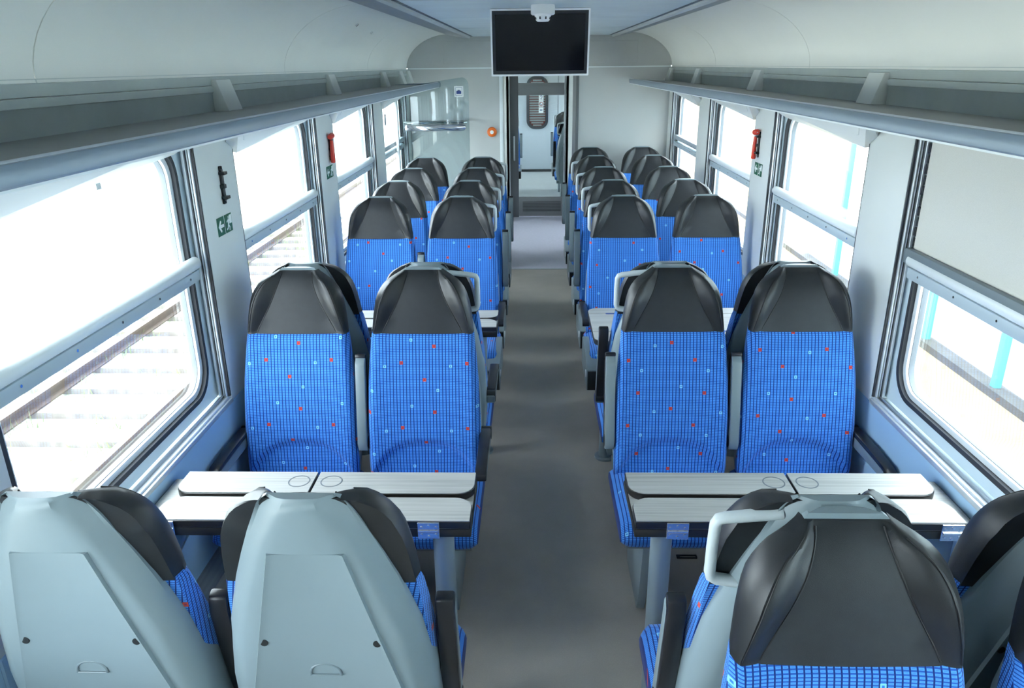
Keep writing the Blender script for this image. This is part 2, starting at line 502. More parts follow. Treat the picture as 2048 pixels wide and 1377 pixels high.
# roller blind drawn down on one window of the fence side
rb = empty('roller_blind', (1.331, 2.135, 1.35))
tag(rb, 'beige roller blind drawn halfway down with a dark bottom bar', 'blind')
def rbp(name, mb, mat, **k):
    o = part(name, mb, mat, rb, **k); o.location = -Vector(rb.location); return o
rbp('blind_cloth', MB().box(1.3305, 1.3325, 1.545, 2.725, 1.405, 1.86), 'blind', smooth=0)
rbp('bottom_bar', MB().box(1.305, 1.333, 1.540, 2.738, 1.352, 1.408), 'shell_dark', bevel=.006)
cl = MB()
for i in range(12): cl.box(1.327, 1.333, 2.725, 2.733 + .005 * (i % 2), 1.415 + i * .037, 1.445 + i * .037)
rbp('side_brush', cl, 'gasket', smooth=0)

# small cord ring hanging from the blind cover of one window, and a hook at another
pr = empty('blind_pull_ring', (-1.27, 6.36, 1.70))
tag(pr, 'small grey pull ring hanging on a cord beside the track side window', 'pull ring')
ringpts = [(.0 + .014 * math.cos(t), .05 + .0, -.06 + .0) for t in (0,)]
pts = [(0, p[0] * 1.0, p[1]) for p in rrect(.01, .050, -.105, -.020, .018, 5)]
part('pull_loop', MB().tube(pts, .004, 8, closed=True), 'alu_dull', pr)
part('cord', MB().tube([(0, .012, .10), (0, .016, .03), (0, .022, -.020)], .0018, 6), 'alu_dull', pr)
hk = part('blind_hook', MB().prism([(-.014, .06), (.014, .06), (.022, -.03), (-.004, -.03)], 'x', -.012, .004), 'panel', None, bevel=.002)
hk.location = (-1.322, 2.16, 1.752); tag(hk, 'pale plastic hook at the top of the window by the bare grey shells', 'hook')

# ------------------------------------------------------------------ luggage racks
for s, side, txt in SIDES:
    yend = 7.02 if s < 0 else 7.72
    X = lambda a: s * a
    rk = empty('luggage_rack', (X(1.09), 3.0, 1.88))
    tag(rk, 'long grey metal luggage rack above the windows on the ' + txt, 'luggage rack')
    def rp(name, mb, mat, **k):
        o = part(name, mb, mat, rk, **k); o.location = -Vector(rk.location); return o
    rp('shelf', MB().box(X(.895), X(1.288), YB, yend, 1.884, 1.894), 'rack_shelf', smooth=0)
    front = [(X(.905), 1.882), (X(.884), 1.873), (X(.877), 1.878), (X(.874), 1.902), (X(.879), 1.912), (X(.890), 1.914), (X(.905), 1.906), (X(.915), 1.896)]
    rp('front_rail', MB().prism(front, 'y', YB, yend), 'rack_front', smooth=40)
    rp('ridge_highlight', MB().tube([(X(.889), YB, 1.9125), (X(.889), yend, 1.9125)], .0048, 8), 'alu', smooth=60)  # paler tube along the ridge, its highlight put in as colour
    rp('rail_lip', MB().box(X(.883), X(.900), YB, yend, 1.869, 1.874), 'white_trim', smooth=0)
    rp('back_panel', MB().box(X(1.282), X(1.292), YB, YE - .02, 1.884, 1.962), 'rack_back', smooth=0)
    rp('wall_strip', MB().box(X(1.276), X(1.292), YB, YE - .02, 1.962, 1.986), 'rack_strip', smooth=0, bevel=.002, seg=1)
    rp('wall_strip', MB().box(X(1.281), X(1.292), YB, YE - .02, 1.987, 2.020), 'rack_strip', smooth=0, bevel=.002, seg=1)
    for yb in ((-.30, 1.38, 3.06, 4.74, 6.43, 7.28, 7.74) if s < 0 else (-.30, 1.38, 3.10, 4.73, 6.43, 7.70)):
        if yb > yend: 
            if s > 0: continue
        br = MB().prism([(X(1.284), 2.008), (X(1.262), 2.008), (X(1.225), 1.894), (X(1.284), 1.894)], 'y', yb - .072, yb + .072)
        rp('bracket', br, 'panel', bevel=.003)
    if s > 0:
        rp('end_cap', MB().prism([(X(.876), 1.875), (X(.876), 1.912), (X(1.286), 1.896), (X(1.286), 1.876)], 'y', yend, yend + .008), 'panel', smooth=0)
    else:
        rp('end_cap', MB().prism([(X(.876), 1.875), (X(.876), 1.912), (X(1.286), 1.896), (X(1.286), 1.876)], 'y', yend, yend + .008), 'rack_front', smooth=0)

# ------------------------------------------------------------------ end wall with doorway, wall behind the camera
DX0, DX1, DZ = -.375, .385, 2.12
we = struct(empty('wall_end'), 'grey end wall with an open doorway in the middle', 'wall')
def arc_z(x):
    ax = abs(x)
    return 2.335
part('wall_panel', MB().box(-1.40, DX0, YE, YE + .05, 0, 2.022), 'end_wall', we, smooth=0)
part('wall_panel', MB().box(DX1, 1.40, YE, YE + .05, 0, 2.022), 'end_wall', we, smooth=0)
part('header_panel', MB().box(-1.40, DX0 - .0, YE, YE + .05, 2.030, 2.42), 'end_wall_top', we, smooth=0)
part('header_panel', MB().box(DX0, DX1, YE, YE + .05, DZ, 2.42), 'end_wall_top', we, smooth=0)
part('header_panel', MB().box(DX1, 1.40, YE, YE + .05, 2.030, 2.42), 'end_wall_top', we, smooth=0)
part('hatch', MB().box(-.925, -.30, YE - .004, YE + .01, 2.065, 2.268), 'end_wall_top', we, smooth=0, bevel=.002, seg=1)
part('hatch', MB().box(.30, .955, YE - .004, YE + .01, 2.058, 2.262), 'end_wall_top', we, smooth=0, bevel=.002, seg=1)
part('trim_strip', MB().box(-1.285, DX0, YE - .006, YE + .02, 2.018, 2.030), 'white_trim', we, smooth=0)
part('trim_strip', MB().box(DX1, 1.285, YE - .006, YE + .02, 2.018, 2.030), 'white_trim', we, smooth=0)
part('door_jamb', MB().box(DX0 - .012, DX0 + .02, YE - .012, YE + .10, 0, DZ), 'white_trim', we, bevel=.004)
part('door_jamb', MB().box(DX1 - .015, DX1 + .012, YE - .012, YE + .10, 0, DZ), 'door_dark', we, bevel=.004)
struct(part('wall_back', MB().box(-1.42, 1.42, YB - .05, YB, 0, 2.42), 'end_wall', smooth=0), 'grey wall closing the coach at its other end', 'wall')

# passage beyond the doorway with entrance doors on both sides, then a glazed sliding door
YD = 10.74
struct(part('floor_passage', MB().box(-1.42, 1.42, YE, YD + .05, -.06, .001), 'corridor_floor', smooth=0), 'pale lilac floor of the passage beyond the doorway', 'floor')
struct(part('trim_1', MB().box(DX0, DX1, YE - .012, YE + .012, 0, .004), 'alu_dull', smooth=0), 'thin metal threshold strip across the aisle floor', 'trim')
wp_ = struct(empty('wall_passage'), 'pale walls of the passage with glazed entrance doors', 'wall')
for s in (-1, 1):
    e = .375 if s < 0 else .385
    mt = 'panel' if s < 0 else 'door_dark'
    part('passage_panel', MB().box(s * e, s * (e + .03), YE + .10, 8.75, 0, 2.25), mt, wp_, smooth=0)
    part('passage_panel', MB().box(s * e, s * 1.38, 8.72, 8.75, 0, 2.25), 'panel', wp_, smooth=0)
    part('passage_panel', MB().box(s * e, s * 1.38, 10.35, 10.38, 0, 2.25), 'panel', wp_, smooth=0)
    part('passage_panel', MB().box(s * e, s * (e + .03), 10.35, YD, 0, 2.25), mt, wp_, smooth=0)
    part('entrance_door', MB().ring(rrect(8.75, 10.35, 0, 2.25, .002, 5), rrect(9.30, 9.80, .95, 1.90, .10, 5), 'x', s * 1.38, s * 1.42), 'panel', wp_, smooth=30)
    part('entrance_pane', MB().box(s * 1.395, s * 1.402, 9.28, 9.82, .93, 1.92), 'glass', wp_, smooth=0)
part('passage_ceiling', MB().box(-1.40, 1.40, YE + .05, YD + .05, 2.25, 2.28), 'panel', wp_, smooth=0)
part('passage_handle', MB().tube([(.375, 8.05, 1.12), (.345, 8.05, 1.10), (.345, 8.05, .80), (.375, 8.05, .78)], .012, 8), 'alu', wp_)
for zz in (1.86, 1.62):
    part('passage_screw', MB().tube([(.386, 8.0, zz), (.378, 8.0, zz)], .012, 10), 'alu', wp_)

door = struct(empty('door_1', (0, YD, 0)), 'grey framed sliding door with a tall glass pane', 'door')
def dp(name, mb, mat, parent=None, **k):
    o = part(name, mb, mat, parent or door, **k)
    if parent is None: o.location = (0, -YD, 0)
    return o
dp('stile', MB().box(-.375, -.255, YD - .02, YD + .03, 0, 2.25), 'door_dark', bevel=.004)
dp('stile', MB().box(.385, .445, YD - .02, YD + .03, 0, 2.25), 'door_dark', bevel=.004)
dp('stile_edge', MB().box(.372, .388, YD - .026, YD + .02, .02, 2.25), 'alu', bevel=.003)
dp('stile_edge', MB().box(-.385, -.370, YD - .026, YD + .02, .02, 2.25), 'alu', bevel=.003)
dp('top_band', MB().box(-.26, .39, YD - .012, YD + .012, 1.66, 1.82), 'door_rail', bevel=.003)
br = dp('bottom_rail', MB().box(-.26, .39, YD - .015, YD + .02, .015, .285), 'door_rail', bevel=.003)
for i in range(7):
    part('louvre_slat', MB().box(-.20, .34, YD - .024, YD - .014, .085 + i * .021, .097 + i * .021), 'door_dark', br, smooth=0).location = (0, 0, 0)
dp('pane', MB().box(-.258, .388, YD - .003, YD + .003, .28, 2.24), 'glass_door', smooth=0)
dp('door_pull', MB().tube([(-.315, YD - .02, 1.12), (-.315, YD - .045, 1.10), (-.315, YD - .045, .82), (-.315, YD - .02, .80)], .012, 8), 'alu')

# ------------------------------------------------------------------ compartment behind the glass door
YF = 15.6
struct(part('floor_far', MB().box(-1.42, 1.42, YD + .05, YF, -.06, 0.0), 'far_floor', smooth=0), 'light grey floor of the compartment behind the glass door', 'floor')
wf = struct(empty('wall_far'), 'pale walls of the compartment behind the glass door', 'wall')
part('far_ceiling', MB().box(-1.42, 1.42, YD + .05, YF, 2.30, 2.34), 'cove', wf, smooth=0)
for s in (-1, 1):
    part('far_lower_panel', MB().box(s * 1.36, s * 1.40, YD, YF, 0, .80), 'far_wall', wf, smooth=0)
    part('far_upper_panel', MB().box(s * 1.36, s * 1.40, YD, YF, 1.80, 2.32), 'far_wall', wf, smooth=0)
    for k in range(4):
        part('far_pillar', MB().box(s * 1.36, s * 1.40, YD + k * 1.53, YD + k * 1.53 + .95, .80, 1.80), 'far_wall', wf, smooth=0)
    part('far_pane', MB().box(s * 1.385, s * 1.39, YD, YF, .80, 1.80), 'glass', wf, smooth=0)
    e = .45
    part('far_side_panel', MB().box(s * .45, s * 1.40, YD + .0, YD + .04, 0, 2.3), 'far_wall', wf, smooth=0)
part('far_end_panel', MB().box(-1.42, .44, YF, YF + .04, 0, 2.34), 'far_wall', wf, smooth=0)
part('door_seam', MB().box(.438, .454, YF + .01, YF + .03, 0, 2.34), 'gasket_grey', wf, smooth=0)
part('far_end_panel', MB().box(.452, 1.42, YF, YF + .04, 0, 2.34), 'far_wall', wf, smooth=0)
part('far_skirting', MB().box(-1.30, 1.30, YF - .012, YF, .0, .05), 'door_black', wf, smooth=0)
fw = struct(empty('window_0', (.035, YF - .01, 1.34)), 'tall oval door window with pale slats and stickers', 'window')
oo = rrect(-.215, .215, -.50, .50, .17, 8); oi_ = rrect(-.165, .165, -.45, .45, .13, 8)
fo = part('frame', MB().ring(oo, oi_, 'y', -.025, .008), 'gasket', fw, smooth=30)
part('backing', MB().prism(oi_, 'y', .0, .006), 'reflection_and_ban_red', fw, smooth=0)  # red between the slats paints the reddish reflection in this window
for i in range(19):
    z = -.425 + i * .047
    hw = .155 if abs(z) < .33 else .155 - (abs(z) - .33) * .75
    part('slat', MB().box(-hw, hw, -.010, .0, z - .0145, z + .0145), 'slat_white', fw, smooth=0)
part('glass_pane', MB().prism(oi_, 'y', -.016, -.013), 'glass_door', fw, smooth=0)
def sticker(x, z, hx, hz, label, cat, draw):
    r = empty('sticker', (.035 + x, YF - .030, 1.34 + z)); tag(r, label, cat)
    part('backing', MB().box(-hx, hx, -.001, .002, -hz, hz), 'sign_white', r, smooth=0)
    draw(r)
def d_two(r):
    p = [(-.018, .026), (-.008, .038), (.010, .038), (.020, .026), (.018, .008), (-.014, -.026), (.022, -.026)]
    part('numeral', MB().tube([(a, -.002, c) for a, c in p], .0065, 6), 'sign_blue', r)
def d_phone(r):
    part('ban_ring', MB().tube([(.034 * math.cos(t * PI / 8), -.002, .034 * math.sin(t * PI / 8)) for t in range(16)], .006, 6, closed=True), 'reflection_and_ban_red', r)
    part('handset', MB().tube([(-.014, -.002, .018), (-.012, -.002, -.004), (.006, -.002, -.016), (.018, -.002, -.014)], .006, 6), 'sign_blue', r)
def d_eye(r):
    part('wave_mark', MB().ring([(.028 * math.cos(t * PI / 8), .016 * math.sin(t * PI / 8)) for t in range(16)], [(.018 * math.cos(t * PI / 8), .008 * math.sin(t * PI / 8)) for t in range(16)], 'y', -.003, 0), 'sign_blue', r)
    part('dot', MB().tube([(0, -.003, 0), (0, 0, 0)], .007, 8), 'sign_blue', r)
def d_m(r):
    part('letter', MB().tube([(-.014, -.002, -.016), (-.014, -.002, .016), (0, -.002, 0), (.014, -.002, .016), (.014, -.002, -.016)], .004, 6), 'red', r)
sticker(.075, .095, .046, .055, 'white square sticker with numeral 2 on the oval window', 'sticker', d_two)
sticker(.075, -.02, .046, .052, 'white sticker with a crossed ring and handset on the oval window', 'sticker', d_phone)
sticker(.075, -.135, .046, .052, 'white sticker with a small eye shaped mark on the oval window', 'sticker', d_eye)
sticker(.01, .235, .030, .026, 'small white letter sticker high on the oval window', 'sticker', d_m)

# ------------------------------------------------------------------ seats
TOP = 1.30
HB = 1.055
def interp(tab, z):
    for (a, va), (b_, vb) in zip(tab[:-1], tab[1:]):
        if a <= z <= b_:
            t = (z - a) / (b_ - a); return va + (vb - va) * t
    return tab[0][1] if z < tab[0][0] else tab[-1][1]
def smoothtab(tab, z, h=.02):
    return (interp(tab, z - h) + 2 * interp(tab, z) + interp(tab, z + h)) / 4
W = [(.40, .220), (.50, .229), (.68, .2305), (.85, .2245), (.985, .213), (1.055, .205), (1.12, .198), (1.17, .190), (1.20, .180), (1.225, .167), (1.248, .147), (1.266, .117), (1.278, .092), (1.287, .072)]
F = lambda z: .2125 * (z - .5) + (.040 * ((z - 1.18) / .105) ** 2 if z > 1.18 else 0)
R = [(.40, .135), (.70, .186), (1.05, .230), (1.20, .246), (1.30, .252)]
Cn = [(1.05, .162), (1.10, .136), (1.15, .108), (1.20, .085), (1.25, .066), (1.29, .057)]

def hdims(z):
    wv = smoothtab(W, z, .006) if z > HB else smoothtab(W, HB, .006)
    c = min(smoothtab(Cn, z), wv - .010)
    return wv, c, .030 * min(1, (wv - c) / .06) * (.22 + .78 * min(1, max(0, (z - HB) / .10)) ** .8)
def wing(t, h):
    # t runs from the outer edge (0) to the seam beside the centre panel (1)
    if t < .30:
        q = t / .30
        return -h * (1 - (1 - q) ** 2.4) + .024 * (1 - q) ** 2
    return -h * math.cos((t - .30) / .70 * PI / 2) ** 1.3
def headrest_mesh():
    zs = [HB - .006, HB, HB + .012, 1.09, 1.12, 1.15, 1.175, 1.198, 1.218, 1.236, 1.25, 1.262, 1.272, 1.280, 1.285]
    rings = []
    for z in zs:
        wv, c, h = hdims(z)
        top = max(0, (z - 1.262) / .025)
        ns = 9
        front = []
        for i in range(ns):
            t = i / (ns - 1)
            front.append((-wv + (wv - c) * t, wing(t, h)))
        mid = [(-c + 2 * c * i / 6, -.004 * math.sin(PI * i / 6)) for i in range(1, 6)]
        right = [(-x, d) for x, d in reversed(front)]
        prof = front + mid + right
        rnd = .010 * top ** 2
        y0 = F(z)
        ring = [(x, y0 + d + rnd, z) for x, d in prof]
        th = .062 - .034 * min(1, max(0, (z - 1.2) / .08))
        back = [(wv * f_, y0 + th - .006 * abs(f_) ** 6, z) for f_ in (.965, .8, .4, 0, -.4, -.8, -.965)]
        rings.append(ring + back)
    m_ = MB().loft(rings)
    me = m_.mesh('headrest', 'leather', smooth=28)
    me.materials.append(M['leather_panel'])
    # the flat centre panel takes the matt leather
    for p in me.polygons:
        c = p.center; cc = smoothtab(Cn, c.z)
        if abs(c.x) < cc * .98 and c.y < F(c.z) + .02: p.material_index = 1
    return me
def headrest_seams():
    out = []
    for s in (-1, 1):
        for k in (0, 1):
            pts = []
            for i in range(16):
                z = HB + .002 + i * ((1.278 - .006 * k) - HB) / 15
                wv, c, h = hdims(z)
                if k == 0: pts.append((s * c, F(z) - .0004, z))
                else: pts.append((s * (wv - (wv - c) * .30), F(z) + wing(.30, h) - .0008, z))
            out.append(MB().tube(pts, .0019 - .0003 * k, 6).mesh('piping', 'seam', smooth=60))
    return out

def backrest_mesh():
    rings = []; uvs = []
    zs = [.415 + i * (HB - .415) / 52 for i in range(53)]
    nx = 45
    for z in zs:
        wv = smoothtab(W, z)
        ring = []; uu = []
        for i in range(nx):
            q = -1 + 2 * i / (nx - 1); q = math.copysign(abs(q) ** .85, q)
            x = wv * q
            d = -.016 * math.sin(PI * min(1, max(0, (z - .45) / .60)))
            d += -.016 * abs(q) ** 3 + .034 * max(0, (abs(q) - .86) / .14) ** 2
            za = .640 - 1.2 * x * x - 42 * x ** 4
            arch = za - z
            if arch > 0:
                q_ = min(1, arch / .05); d += .022 * q_ * q_ * (3 - 2 * q_) - .04 * arch
            if z > HB - .02: d += .010 * (z - HB + .02) / .02
            ring.append((x, F(z) + d, z))
            sh = 0
            
            uu.append((x + sh + x * (.25 * max(0, arch)), z * 1.022 + sh))
        th = .055 + .03 * (1 - (z - .4) / .65)
        for f_ in (.97, .75, .4, 0, -.4, -.75, -.97):
            ring.append((wv * f_, F(z) + th, z)); uu.append((wv + .05 + wv * (1 - f_), z * 1.022))
        uu.append((wv + .05 + wv * 1.97 + .05, z * 1.022))
        rings.append(ring); uvs.append(uu)
    return MB().loft(rings, uvs).mesh('backrest', 'cloth', smooth=40)

def shell_mesh():
    S = [(.36, .205), (.45, .220), (.60, .231), (.80, .225), (.95, .204), (1.10, .160), (1.20, .121), (1.255, .096), (1.272, .088), (1.284, .078), (1.296, .060)]
    rings = []
    for z in [.34, .36, .42, .50, .60, .70, .80, .88, .95, 1.02, 1.08, 1.14, 1.20, 1.24, 1.258, 1.270, 1.280, 1.287, 1.292]:
        s_ = smoothtab(S, z, .02 if z < 1.22 else .004); r = smoothtab(R, z)
        top = max(0, (z - 1.262) / .032)
        fi = F(z) + .030 - .020 * min(1, max(0, (z - 1.2) / .08))
        r2 = max(fi + .006, r - .010 * top ** 2.5)
        ch = min(.032, (r2 - fi) * .85)
        back = [(s_, fi), (s_ * 1.0, (fi + r2) / 2), (s_ - ch * .25, r2 - ch * .9), (s_ - ch, r2 - .006), (s_ - ch * 1.5, r2), (s_ * .4, r2 + .004), (0, r2 + .005)]
        ring = [(x, y, z) for x, y in back] + [(-x, y, z) for x, y in reversed(back[:-1])]
        rings.append(ring)
    return MB().loft(rings).mesh('back_shell', 'shell', smooth=30)
def shell_panel_mesh():
    # raised trapezoid panel on the rear of the shell, as a thin rim with a sunk field
    def rear(z): return smoothtab(R, z) + .0045
    O = [(.060, 1.168), (-.060, 1.168), (-.078, 1.150), (-.190, .66), (-.190, .46), (.190, .46), (.190, .66), (.078, 1.150)]
    mb = MB()
    vs = []; fs = []
    n = 10
    for k in range(n + 1):
        z = .46 + (1.168 - .46) * k / n
        hw = .190 if z < .66 else .190 - (z - .66) / (1.15 - .66) * .112
        hw = max(.060, hw)
        vs += [(-hw, rear(z) + .0045, z), (-hw + .010, rear(z) + .0005, z), (hw - .010, rear(z) + .0005, z), (hw, rear(z) + .0045, z), (-hw - .004, rear(z) - .006, z), (hw + .004, rear(z) - .006, z)]
    for k in range(n):
        a = k * 6; b_ = a + 6
        for i, j in ((0, 1), (1, 2), (2, 3)):
            fs.append((a + i, a + j, b_ + j, b_ + i))
        fs.append((a + 4, a + 0, b_ + 0, b_ + 4)); fs.append((a + 3, a + 5, b_ + 5, b_ + 3))
    a = n * 6
    fs.append((a + 4, a + 0, a + 1, a + 2, a + 3, a + 5))
    mb.add(vs, fs)
    return mb.mesh('shell_panel', 'shell', smooth=25)
def shell_detail_mesh(s):
    mb = MB()
    if True:
        z = .93; y = smoothtab(R, z) + .004
        mb.tube([(s * .118, y - .006, z), (s * .118, y + .003, z)], .0085, 12)
    return mb.mesh('screw_hole', 'black_plastic')
def shell_grip_mesh():
    z = .835; y = smoothtab(R, z) + .004
    outer = [(.036 * math.cos(PI * i / 10), .034 * math.sin(PI * i / 10) ** .8) for i in range(11)]
    inner = [(.030 * math.cos(PI * i / 10), .003 + .026 * math.sin(PI * i / 10) ** .8) for i in range(11)]
    mb = MB()
    o1 = [(x, z + q) for x, q in outer]; i1 = [(x, z + q) for x, q in inner]
    mb.ring(o1, i1, 'y', y - .004, y + .006)
    return mb.mesh('finger_grip', 'shell_dark', smooth=30, bevel=.0015, seg=1)

def cushion_mesh():
    prof = [(.10, .385), (.10, .440), (.06, .462), (-.02, .468), (-.12, .466), (-.22, .470), (-.31, .474), (-.355, .470), (-.385, .455), (-.400, .430), (-.396, .405), (-.380, .385), (-.20, .378)]
    L = [0.0]
    for (a, b_), (c, d) in zip(prof[:-1], prof[1:]): L.append(L[-1] + math.hypot(c - a, d - b_))
    L.append(L[-1] + .3)
    rings = []; uvs = []
    xs = [-.238, -.236, -.228, -.21, -.18, -.12, -.06, 0, .06, .12, .18, .21, .228, .236, .238]
    for x in xs:
        e = max(0, (abs(x) - .20) / .038)
        ring = []; uu = []
        for i, (y, z) in enumerate(prof):
            zz = z - (.022 * e ** 2.2 if z > .42 else 0) + (.010 * e ** 2 if z < .40 else 0)
            zz += .010 * (abs(x) / .2) ** 2 * (1 - e) if z > .45 else 0
            yy = y + (.020 * e ** 2 if y < -.3 else 0)
            ring.append((x, yy, zz)); uu.append((x, -L[i] + .6))
        uu.append((x, -L[-1] + .6))
        rings.append(ring); uvs.append(uu)
    return MB().loft(rings, uvs).mesh('seat_cushion', 'cloth', smooth=45)

SEAT = {}
SEAT['headrest'] = headrest_mesh()
SEAT['piping'] = headrest_seams()
SEAT['backrest'] = backrest_mesh()
SEAT['shell'] = shell_mesh()
SEAT['shell_panel'] = shell_panel_mesh()
SEAT['screw'] = [shell_detail_mesh(k) for k in (-1, 1)]
SEAT['grip'] = shell_grip_mesh()
SEAT['cushion'] = cushion_mesh()
SEAT['pan'] = MB().prism([(.13, .34), (.13, .385), (-.36, .385), (-.37, .375), (-.34, .350)], 'x', -.215, .215).mesh('seat_pan', 'shell_dark', bevel=.006)
SEAT['arm'] = MB().prism([(.034, -.020), (.034, .012), (-.20, .010), (-.350, .004), (-.356, -.010), (-.33, -.030), (-.12, -.034), (.0, -.034)], 'x', -.0195, .0195).mesh('armrest', 'arm_grey', bevel=.005)
SEAT['pad'] = MB().prism([(-.012, .008), (-.012, .028), (-.20, .030), (-.330, .024), (-.366, .012), (-.368, -.014), (-.352, -.018), (-.346, .006)], 'x', -.0215, .0215).mesh('armrest_pad', 'arm_pad', bevel=.006)
SEAT['pivot'] = MB().tube([(-.0215, 0, 0), (.0215, 0, 0)], .028, 18).mesh('armrest_pivot', 'black_plastic', bevel=.003)
SEAT['leg'] = MB().prism([(-.33, .36), (.12, .36), (.10, .22), (.06, .0), (-.25, .0), (-.27, .05)], 'x', -.016, .016).mesh('pedestal', 'leg_grey', bevel=.004)
SEAT['box'] = MB().prism([(-.505, .300), (-.505, .425), (-.30, .470), (-.06, .470), (-.06, .300)], 'x', -.038, .038).mesh('side_box', 'arm_grey', bevel=.005)
SEAT['box_front'] = MB().box(-.034, .034, -.512, -.500, .304, .418).mesh('box_front', 'black_plastic', bevel=.003)
SEAT['box_cap'] = MB().tube([(-.001, 0, 0), (.004, 0, 0)], .022, 16).mesh('box_cap', 'white_plastic')
def handle_mesh(s):
    key = [(.085, .215, 1.246), (.14, .212, 1.238), (.190, .208, 1.230), (.202, .207, 1.226), (.207, .206, 1.215), (.208, .202, 1.16), (.207, .197, 1.098), (.204, .196, 1.086), (.194, .196, 1.080), (.150, .198, 1.074)]
    return MB().tube([(s * a, b_, c) for a, b_, c in key], [.0145, .014, .0135, .0135, .0135, .0135, .0135, .0135, .0135, .013], 12, flat=.85).mesh('grab_handle', 'handle_grey', smooth=60)
SEAT['handle+'] = handle_mesh(1); SEAT['handle-'] = handle_mesh(-1)

def seat(x, oy, toward_camera, label, group, aisle, arms=(), handle=False, side_box=False, window_arm=False):
    """arms: list of (edge, state); edge 'aisle' or 'middle'; state 'up' or 'down'"""
    r = empty('train_seat', (x, oy, 0), 0 if toward_camera else PI)
    tag(r, label, 'seat', group)
    sa = (-1 if x > 0 else 1) * (1 if toward_camera else -1)      # local direction of the aisle
    h = obj('headrest', SEAT['headrest'], r); [obj('piping', q_, h) for q_ in SEAT['piping']]
    obj('backrest', SEAT['backrest'], r)
    sh = obj('back_shell', SEAT['shell'], r)
    obj('shell_panel', SEAT['shell_panel'], sh); [obj('screw_hole', q_, sh) for q_ in SEAT['screw']]; obj('finger_grip', SEAT['grip'], sh)
    obj('seat_cushion', SEAT['cushion'], r); obj('seat_pan', SEAT['pan'], r)
    obj('pedestal', SEAT['leg'], r, (sa * (.13 if aisle else -.10), 0, 0))
    todo = list(arms)
    if window_arm: todo.append(('window', 'down'))
    for edge, state in todo:
        ex = {'aisle': sa * .248, 'middle': -sa * .2525, 'window': -sa * .254}[edge]
        if edge == 'window': ex = -sa * .245
        rot = (0, 0, 0) if state == 'down' else (-math.radians(101), 0, 0)
        loc = (ex, .085, .625) if state == 'down' else (ex, .040, .605)
        a = obj('armrest', SEAT['arm'], r, loc, rot)
        obj('armrest_pad', SEAT['pad'], a); obj('armrest_pivot', SEAT['pivot'], a)
    if handle:
        obj('grab_handle', SEAT['handle+' if sa > 0 else 'handle-'], r)
    if side_box:
        bx = obj('side_box', SEAT['box'], r, (sa * .215, 0, 0))
        obj('box_front', SEAT['box_front'], bx)
        obj('box_cap', SEAT['box_cap'], bx, (sa * .038, -.44, .38), (0, 0, 0 if sa > 0 else PI))
    return r

XA, XW = .500, 1.005
def pair(s, oy, cam_, la, lw, grp, arms_a, handle=True, box=False, which='aw', warm=True):
    x1, x2 = s * XA, s * XW
    if 'a' in which:
        seat(x1, oy, cam_, la, grp, True, arms_a, handle, box)
    if 'w' in which:
        seat(x2, oy, cam_, lw, grp, False, (), False, False, window_arm=warm)

up2 = (('aisle', 'up'), ('middle', 'up'))
GR = 'blue patterned train seats'
# right by the camera on the fence side, back to back with the table seats
pair(1, .942, True, 'aisle seat with wide black headrest, facing away from the end wall and tables, fence side', 'window seat facing away from the end wall and tables, beside the roller blind', GR, up2, handle=False)
pair(1, 1.452, False, 'aisle seat with grab handle, facing the folded table and the end wall, fence side', 'window seat facing the folded table and the end wall, fence side', GR, up2, handle=True)
pair(-1, 1.450, False, 'aisle seat with bare grey back shell facing the folded track side table', 'window seat with bare grey back shell beside the track side window', GR, up2, handle=False)
# middle back to back block
pair(-1, 2.69, True, 'middle aisle seat facing the bare grey back shells across a table, track side', 'middle window seat facing the bare grey back shells across a table, track side', GR, (('aisle', 'down'), ('middle', 'up')), handle=False)
pair(1, 2.71, True, 'middle aisle seat at the folded table, its back to the end wall, fence side', 'middle window seat at the folded table, its back to the end wall, fence side', GR, up2, handle=False)
pair(-1, 3.23, False, 'middle aisle seat with grab handle facing the end wall across a table, track side', 'middle window seat facing the end wall across a table, track side', GR, (('aisle', 'down'), ('middle', 'up')))
pair(1, 3.23, False, 'middle aisle seat with grab handle facing the unfolded table and end wall', 'middle window seat facing the unfolded table and the end wall', GR, up2)
# rows all turned to the camera
down = (('aisle', 'down'), ('middle', 'up'))
pair(-1, 4.44, True, 'aisle seat at a folded table, fourth row from the luggage glass, track side', 'window seat at a folded table, fourth row from the luggage glass, track side', GR, down, box=True)
pair(1, 4.44, True, 'aisle seat at the unfolded table, fifth row from the end wall, lowered armrest', 'window seat at the unfolded table, fifth row from the end wall', GR, (('aisle', 'down'),), box=True)
ords = ['third', 'second', 'first']
for k, oy in enumerate((5.11, 5.81, 6.555)):
    pair(-1, oy, True, 'aisle seat with handle in %s row from the luggage glass, track side' % ords[k], 'window seat in %s row from the luggage glass, track side' % ords[k], GR, up2, box=True)
ords = ['fourth', 'third', 'second', 'first']
for k, oy in enumerate((5.11, 5.82, 6.60, 7.335)):
    pair(1, oy, True, 'aisle seat with handle in %s row from end wall, fence side' % ords[k], 'window seat in %s row from end wall, fence side' % ords[k], GR, up2, handle=k < 3, box=True)
# seats glimpsed through the glass door
seat(-.50, 12.95, True, 'seat edge seen through the glass door, track side', 'seats behind the glass door', True, up2, True, True)
seat(.52, 13.2, True, 'far blue seat with black headrest seen through the glass door, fence side', 'seats behind the glass door', True, up2, True, True)
seat(.52, 11.75, False, 'grey backed seat seen through the glass door, fence side', 'seats behind the glass door', True, up2, True, False)

